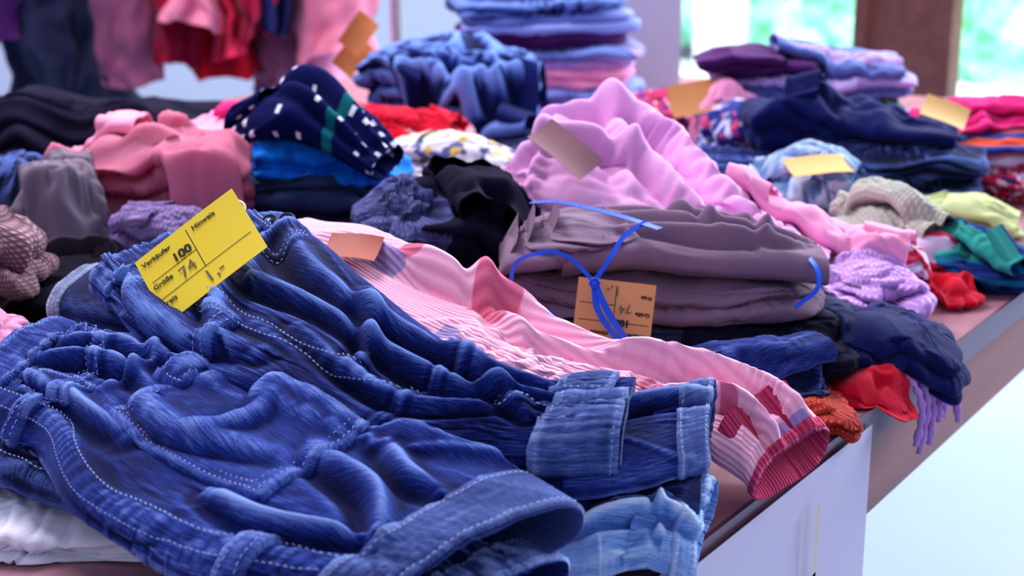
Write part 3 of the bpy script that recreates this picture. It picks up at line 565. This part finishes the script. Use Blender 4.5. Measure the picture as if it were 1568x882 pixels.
strip(mb,[(.0585,1.022,.086),(.064,1.016,.074),(.072,1.012,.060),(.086,1.008,.040)],.005,BLU)
strip(mb,[(.0585,1.022,.086),(.060,1.016,.070),(.068,1.012,.056),(.076,1.010,.046)],.0045,BLU)
strip(mb,[(.0585,1.024,.086),(.070,1.035,.100),(.082,1.055,.112),(.100,1.075,.118)],.0035,BLU)
strip(mb,[(.108,1.06,.116),(.08,1.09,.119),(.04,1.13,.120),(.015,1.15,.116)],.006,BLU,(0,-.2,1))
strip(mb,[(.219,1.09,.092),(.224,1.06,.086),(.222,1.045,.075),(.205,1.035,.064)],.0035,BLU)
disc(mb,(.0585,1.020,.086),(0,-1,.3),.004,.003,BLU); mb.build()
card('brown_paper_label',(.045,1.255,.138),(.62,-.35,-.5),(-.5,-.6,-.4),.06,.032,(160,120,128),texts=False)
card('orange_paper_label',(-.112,1.015,.112),(.9,-.1,-.14),(.1,-.9,-.28),.038,.034,(170,84,64),texts=False)
card('tan_paper_label',(.305,1.465,.082),(.9,.1,.0),(.1,-.95,-.2),.06,.045,(226,176,100),texts=False)
card('beige_paper_label',(.475,1.63,.110),(.8,-.2,-.35),(-.2,-.8,-.6),.05,.035,(226,186,120),texts=False)
card('cardboard_label',(.235,1.87,.090),(.9,.1,.1),(.0,-.6,-.6),.075,.05,(206,146,90),texts=False)
for q in ((-.21,1.98,.13),(-.20,1.97,.16)): card('kraft_paper_label',q,(.6,.1,.6+q[2]),(.5,-.3,-.6),.05,.035,(206,136,80),texts=False)
mb=MB('fringed_lavender_scarf'); 
_,Sf=tube('x',[(.22,1.11,.022),(.27,1.11,.022),(.305,1.10,.012)],[(.22,1.04,.018),(.25,1.035,.014),(.29,1.045,.010)],[.012,.012,.008],LAVF,N=70,M=60,grow=.25,amp=.003,wl=.02,mb=mb,build=False,seed=77)
for k in range(7):
    a=k/6; x=.287+.040*a; y=1.035+.058*a; ln=random.uniform(.03,.06); q=cr([(x-.006,y+.004,.012),(x+.006,y-.003,.007),(x+.013,y-.008,-.012),(x+.014+random.uniform(-.006,.006),y-.010,-ln)],24)
    t=np.linspace(0,2*math.pi,9); r=.0028*(1+.3*np.sin(np.arange(24)*1.9))
    P=np.array([[q[i]+r[i]*np.array([math.cos(b),math.sin(b)*.8,0 if i>8 else math.sin(b)*.6]) for b in t] for i in range(24)]); mb.grid(P,LAVF)
mb.build()
# =============================================================== TABLE
def box(mb,x0,x1,y0,y1,z0,z1,mat,bev=.0):
    V=[(x,y,z) for x in (x0,x1) for y in (y0,y1) for z in (z0,z1)]
    mb.raw(V,[(0,1,3,2),(4,6,7,5),(0,4,5,1),(2,3,7,6),(0,2,6,4),(1,5,7,3)],mat)
def wood(name,c1,c2,rough=.35,sc=6):
    m,nt,b=newmat(name); tc=nd(nt,'ShaderNodeTexCoord'); mp=nd(nt,'ShaderNodeMapping'); mp.inputs['Scale'].default_value=(sc*4,sc*.35,sc*4); nt.links.new(tc.outputs['Object'],mp.inputs[0])
    n=noise(nt,mp.outputs[0],1,6,.65); nt.links.new(mixc(nt,remap(nt,n,.3,.7),lin(c1),lin(c2)),b.inputs['Base Color']); b.inputs['Roughness'].default_value=rough
    nt.links.new(bump(nt,n,.0004,.3),b.inputs['Normal']); return m
WT=wood('table_laminate_wood',(184,136,142),(158,112,124),.28); WA=wood('table_apron_wood',(156,104,92),(126,80,76),.5); WE=wood('table_edge_band',(104,74,90),(84,58,76),.35)
mb=MB('flea_market_table'); ex=EX; YE=2.45
box(mb,-1.78,ex,.05,YE,.728,.75,WT); box(mb,ex,ex+.003,.05,YE,.727,.7505,WE)
box(mb,ex-.03,ex-.008,.12,YE-.07,.655,.728,WA); box(mb,-1.75,-1.728,.12,YE-.07,.655,.728,WA); box(mb,-1.75,ex-.03,.1,.12,.655,.728,WA); box(mb,-1.75,ex-.03,YE-.07,YE-.05,.655,.728,WA)
for x in (-1.74,ex-.07):
    for y in (.13,YE-.12): box(mb,x,x+.05,y,y+.05,0,.728,WA)
mb.build(world=True)
PAP=plain('white_sign_paper',(196,192,214),.7,0,.05,8)
mb=MB('paper_sign'); s,t=np.meshgrid(np.linspace(0,1,30),np.linspace(0,1,30),indexing='ij')
P=np.stack([ex+.006+.006*np.sin(s*3)*t,.66+.298*s,.742-.45*t],-1); mb.grid(P,PAP); Q=P.copy(); Q[...,0]-=.0006; mb.grid(Q,PAP)
TP=plain('adhesive_tape',(186,170,140),.3)
for (y,z,w_,h_) in ((.845,.722,.006,.050),(.843,.674,.009,.014)):
    P=np.array([[(ex+.0135,y,z),(ex+.0135,y,z-h_)],[(ex+.0135,y+w_,z+.001),(ex+.0135,y+w_*.8,z-h_)]]); mb.grid(P,TP)
mb.build(world=True)
# =============================================================== ROOM
WALL=plain('grey_plaster',(158,164,188),.85,0,.05,4); FL=plain('floor_pale_vinyl',(146,162,194),.45,0,.06,3); WF=wood('window_frame_wood',(120,72,62),(92,50,46),.45)
mb=MB('floor'); box(mb,-3.6,3.5,-2.5,4.75,-.05,0,FL); mb.build(world=True)
mb=MB('wall_left'); box(mb,-3.6,-3.45,-2.5,4.75,0,2.7,WALL); mb.build(world=True)
mb=MB('wall_back'); box(mb,-3.45,-2.85,4.6,4.75,0,2.7,WALL); box(mb,-2.85,3.5,4.6,4.75,2.3,2.7,WALL); mb.build(world=True)
GL,nt,b=newmat('window_glass'); nt.nodes.remove(b); tr=nd(nt,'ShaderNodeBsdfTransparent'); gl=nd(nt,'ShaderNodeBsdfGlossy'); gl.inputs['Roughness'].default_value=.05; mx=nd(nt,'ShaderNodeMixShader'); mx.inputs[0].default_value=.06
nt.links.new(tr.outputs[0],mx.inputs[1]); nt.links.new(gl.outputs[0],mx.inputs[2]); nt.links.new(mx.outputs[0],nt.nodes['Material Output'].inputs[0])
def window(name,x0,x1,l,r):
    mb=MB(name); box(mb,x0,x0+l,4.58,4.68,0.02,2.3,WF); box(mb,x1-r,x1,4.58,4.68,0.02,2.3,WF); box(mb,x0+l,x1-r,4.6,4.67,0.02,.12,WF); box(mb,x0+l,x1-r,4.6,4.67,2.22,2.3,WF); box(mb,x0+l,x1-r,4.63,4.635,.12,2.22,GL); 
    box(mb,x1-r+.02,x1-r+.05,4.55,4.58,.05,2.25,WF); mb.build(world=True)
window('window_1',-2.85,-1.64,.06,.17); window('window_2',-1.64,-.2,.15,.08); window('window_3',-.2,1.4,.08,.08)
GRD=plain('outdoor_paving',(225,225,225),.8,0,.1,3); mb=MB('ground'); box(mb,-9,6,4.76,14,-.12,-.06,GRD); mb.build(world=True)
HG,nt,b=newmat('hedge_leaves'); tc=nd(nt,'ShaderNodeTexCoord'); n=noise(nt,tc.outputs['Object'],3,4,.7); nt.links.new(mixc(nt,remap(nt,n,.38,.62),lin((50,150,90)),lin((170,240,220))),b.inputs['Base Color']); b.inputs['Roughness'].default_value=.7
mb=MB('garden_hedge'); a,b_=np.meshgrid(np.linspace(-9,5,160),np.linspace(0,1,40),indexing='ij')
P=np.stack([a,8.5+1.2*(b_**2)+0*a,b_*1.3-.1],-1); P+= .22*vn(P*2.2,3)+.1*vn(P*6,5); mb.grid(P,HG); mb.build(world=True)
mb=MB('garden_post'); box(mb,-4.15,-3.90,8.0,8.2,-.1,2.5,GRD); mb.build(world=True)
CT=plain('white_cardboard',(190,196,212),.7,0,.05,10); mb=MB('white_cardboard_box')
for (x0,x1,y0,y1,z0,z1) in ((-.09,.09,-.004,.004,0,.175),(-.09,.09,.15,.158,0,.175),(-.09,-.082,0,.155,0,.175),(.082,.09,0,.155,0,.175),(-.09,.09,0,.155,0,.008)):
    V=np.array([(x,y,z) for x in (x0,x1) for y in (y0,y1) for z in (z0,z1)],float); V[:,0]+=.190; V[:,1]+=2.50
    mb.raw(V,[(0,1,3,2),(4,6,7,5),(0,4,5,1),(2,3,7,6),(0,2,6,4),(1,5,7,3)],CT)
mb.build()
PF,nt,b=newmat('perforated_metal'); v=nd(nt,'ShaderNodeTexVoronoi'); v.inputs['Scale'].default_value=45; v.inputs['Randomness'].default_value=0; tc=nd(nt,'ShaderNodeTexCoord'); nt.links.new(tc.outputs['Object'],v.inputs['Vector'])
nt.links.new(mixc(nt,mth(nt,'LESS_THAN',v.outputs['Distance'],.25),lin((150,158,178)),lin((70,76,100))),b.inputs['Base Color']); b.inputs['Roughness'].default_value=.5
mb=MB('perforated_metal_partition'); box(mb,-3.0,-2.97,2.2,4.3,.08,.84,PF); box(mb,-3.02,-2.95,2.15,4.35,.84,.875,WF)
for y in (2.2,3.2,4.26): box(mb,-3.01,-2.96,y,y+.04,0,.84,WALL)
mb.build(world=True)
mb=MB('clothes_rack'); CH=plain('rack_steel',(190,190,200),.3,.7)
def rod(mb,a,b,r,mat):
    a=np.array(a,float);b=np.array(b,float);d=b-a;d/=np.linalg.norm(d);u=np.cross(d,[0.3,.5,.8]);u/=np.linalg.norm(u);w=np.cross(d,u);t=np.linspace(0,2*math.pi,13)
    mb.grid(np.array([[p+r*(u*math.cos(q)+w*math.sin(q)) for q in t] for p in (a,b)]),mat)
R0=(-1.35,3.0,.64); R1=(-.22,3.15,.64)
rod(mb,R0,R1,.012,CH)
for x,y in ((-1.33,3.0),(-.24,3.15)): rod(mb,(x,y,-.75),(x,y,.64),.014,CH)
for x,y in ((-1.33,3.0),(-.24,3.15)): rod(mb,(x,y-.25,-.735),(x,y+.25,-.735),.014,CH)
mb.build()
def hang(name,x,w,zb,mat,y=None,dy=0):
    y=3.0+(x+1.35)*.13+dy; N,M=50,60; u,v=np.meshgrid(np.linspace(0,1,N),np.linspace(0,2*math.pi,M),indexing='ij'); zt=.55
    sh=np.clip(u/.12,0,1)**.5; ww=w*(.25+.75*sh)*(1+.12*u)/2; dd=.05*sh+.01
    z=zt-(zt-zb)*u; X=x+np.cos(v)*ww; Y=y+np.sin(v)*(dd+.018*u*np.sin(v*5+x*30)); P=np.stack([X,Y,z],-1); P+=.03*vn(P*7,x*5)*u[...,None]+.012*vn(P*22,x*3)
    mb=MB(name); mb.grid(P,mat,np.stack([u*.6,v*.1],-1)); bot=P[-1]; c=bot.mean(0); mb.grid(np.stack([bot,bot*.97+c*.03+[0,0,.01],bot*.3+c*.7+[0,0,.05]]),mat)
    q=cr([(x,y,zt-.02),(x,y,zt+.05),(x+.01,y,zt+.085),(x+.02,y,zt+.095)],10); rod(mb,q[0],q[4],.003,CH); rod(mb,q[4],q[7],.003,CH); mb.build()
MAUV=F('mauve_cotton',(150,90,120),(120,70,100)); CORAL=F('coral_red',(220,50,90),(200,40,80)); DRED=F('deep_red',(150,14,56),(116,10,46)); SL2=F('dark_slate_trousers',(48,52,80),(36,40,64)); BABY=F('baby_pink',(240,150,176),(230,130,160)); 
for nm,x,w,zb,m,dy in (('hanging_dark_coat',-1.14,.16,.03,PLUM,0),('hanging_plum_coat',-1.03,.12,.04,PLUM,-.05),('hanging_slate_trousers',-.96,.12,-.12,SL2,0),('hanging_grey_trousers',-.86,.10,-.10,SL2,.05),('hanging_mauve_dress',-.78,.10,-.05,MAUV,0),('hanging_red_dress',-.68,.11,-.02,DRED,0),
    ('hanging_pink_shirt',-.64,.09,.06,BABY,-.07),('hanging_coral_dress',-.58,.07,.0,CORAL,-.03),('hanging_mauve_cardigan',-.50,.10,-.08,MAUV,.06),('hanging_red_shirt',-.54,.09,.03,DRED,-.05),('hanging_navy_shirt',-.49,.08,.04,NAVY,-.02),('hanging_pink_dress',-.36,.15,.0,BABY,0),('hanging_pink_skirt',-.42,.14,-.12,PNKP,.1),('hanging_red_skirt',-.60,.12,-.04,RED,.03)):
    hang(nm,x,w,zb,m,dy=dy)
# =============================================================== LIGHT
w=bpy.data.worlds.new('world'); bpy.context.scene.world=w; w.use_nodes=True; bg=w.node_tree.nodes['Background']; bg.inputs[0].default_value=(.74,.74,1.0,1); bg.inputs[1].default_value=.58
def area(name,loc,tgt,size,e,col):
    l=bpy.data.lights.new(name,'AREA'); l.shape='RECTANGLE'; l.size=size[0]; l.size_y=size[1]; l.energy=e; l.color=col; o=bpy.data.objects.new(name,l); bpy.context.collection.objects.link(o); o.location=loc
    o.rotation_euler=(Vector(tgt)-Vector(loc)).to_track_quat('-Z','Y').to_euler()
area('window_daylight',(.6,4.3,2.1),(-.9,1.2,.75),(2.0,1.5),150,(.88,.93,1))
area('overhead_fill',(-2.0,1.2,2.6),(-1.0,1.2,.75),(.9,.9),48,(1,.90,.96))  # soft fill lamp added above left of the table, not a room fixture
area('outdoor_daylight',(-2,6,5),(-2.5,9,0),(5,5),1100,(.95,1,1))
cam=bpy.data.cameras.new("camera"); co=bpy.data.objects.new("camera",cam); bpy.context.collection.objects.link(co)
cam.lens=52.5; cam.sensor_width=36; co.location=(0,0,1.12); co.rotation_euler=(math.radians(90-15.75),0,A0); bpy.context.scene.camera=co
cam.dof.use_dof=True; cam.dof.focus_distance=.93; cam.dof.aperture_fstop=8; cam.clip_start=.02
sc=bpy.context.scene; sc.view_settings.view_transform='Standard'
try: sc.view_settings.look='Medium High Contrast'
except Exception: sc.view_settings.look='None'
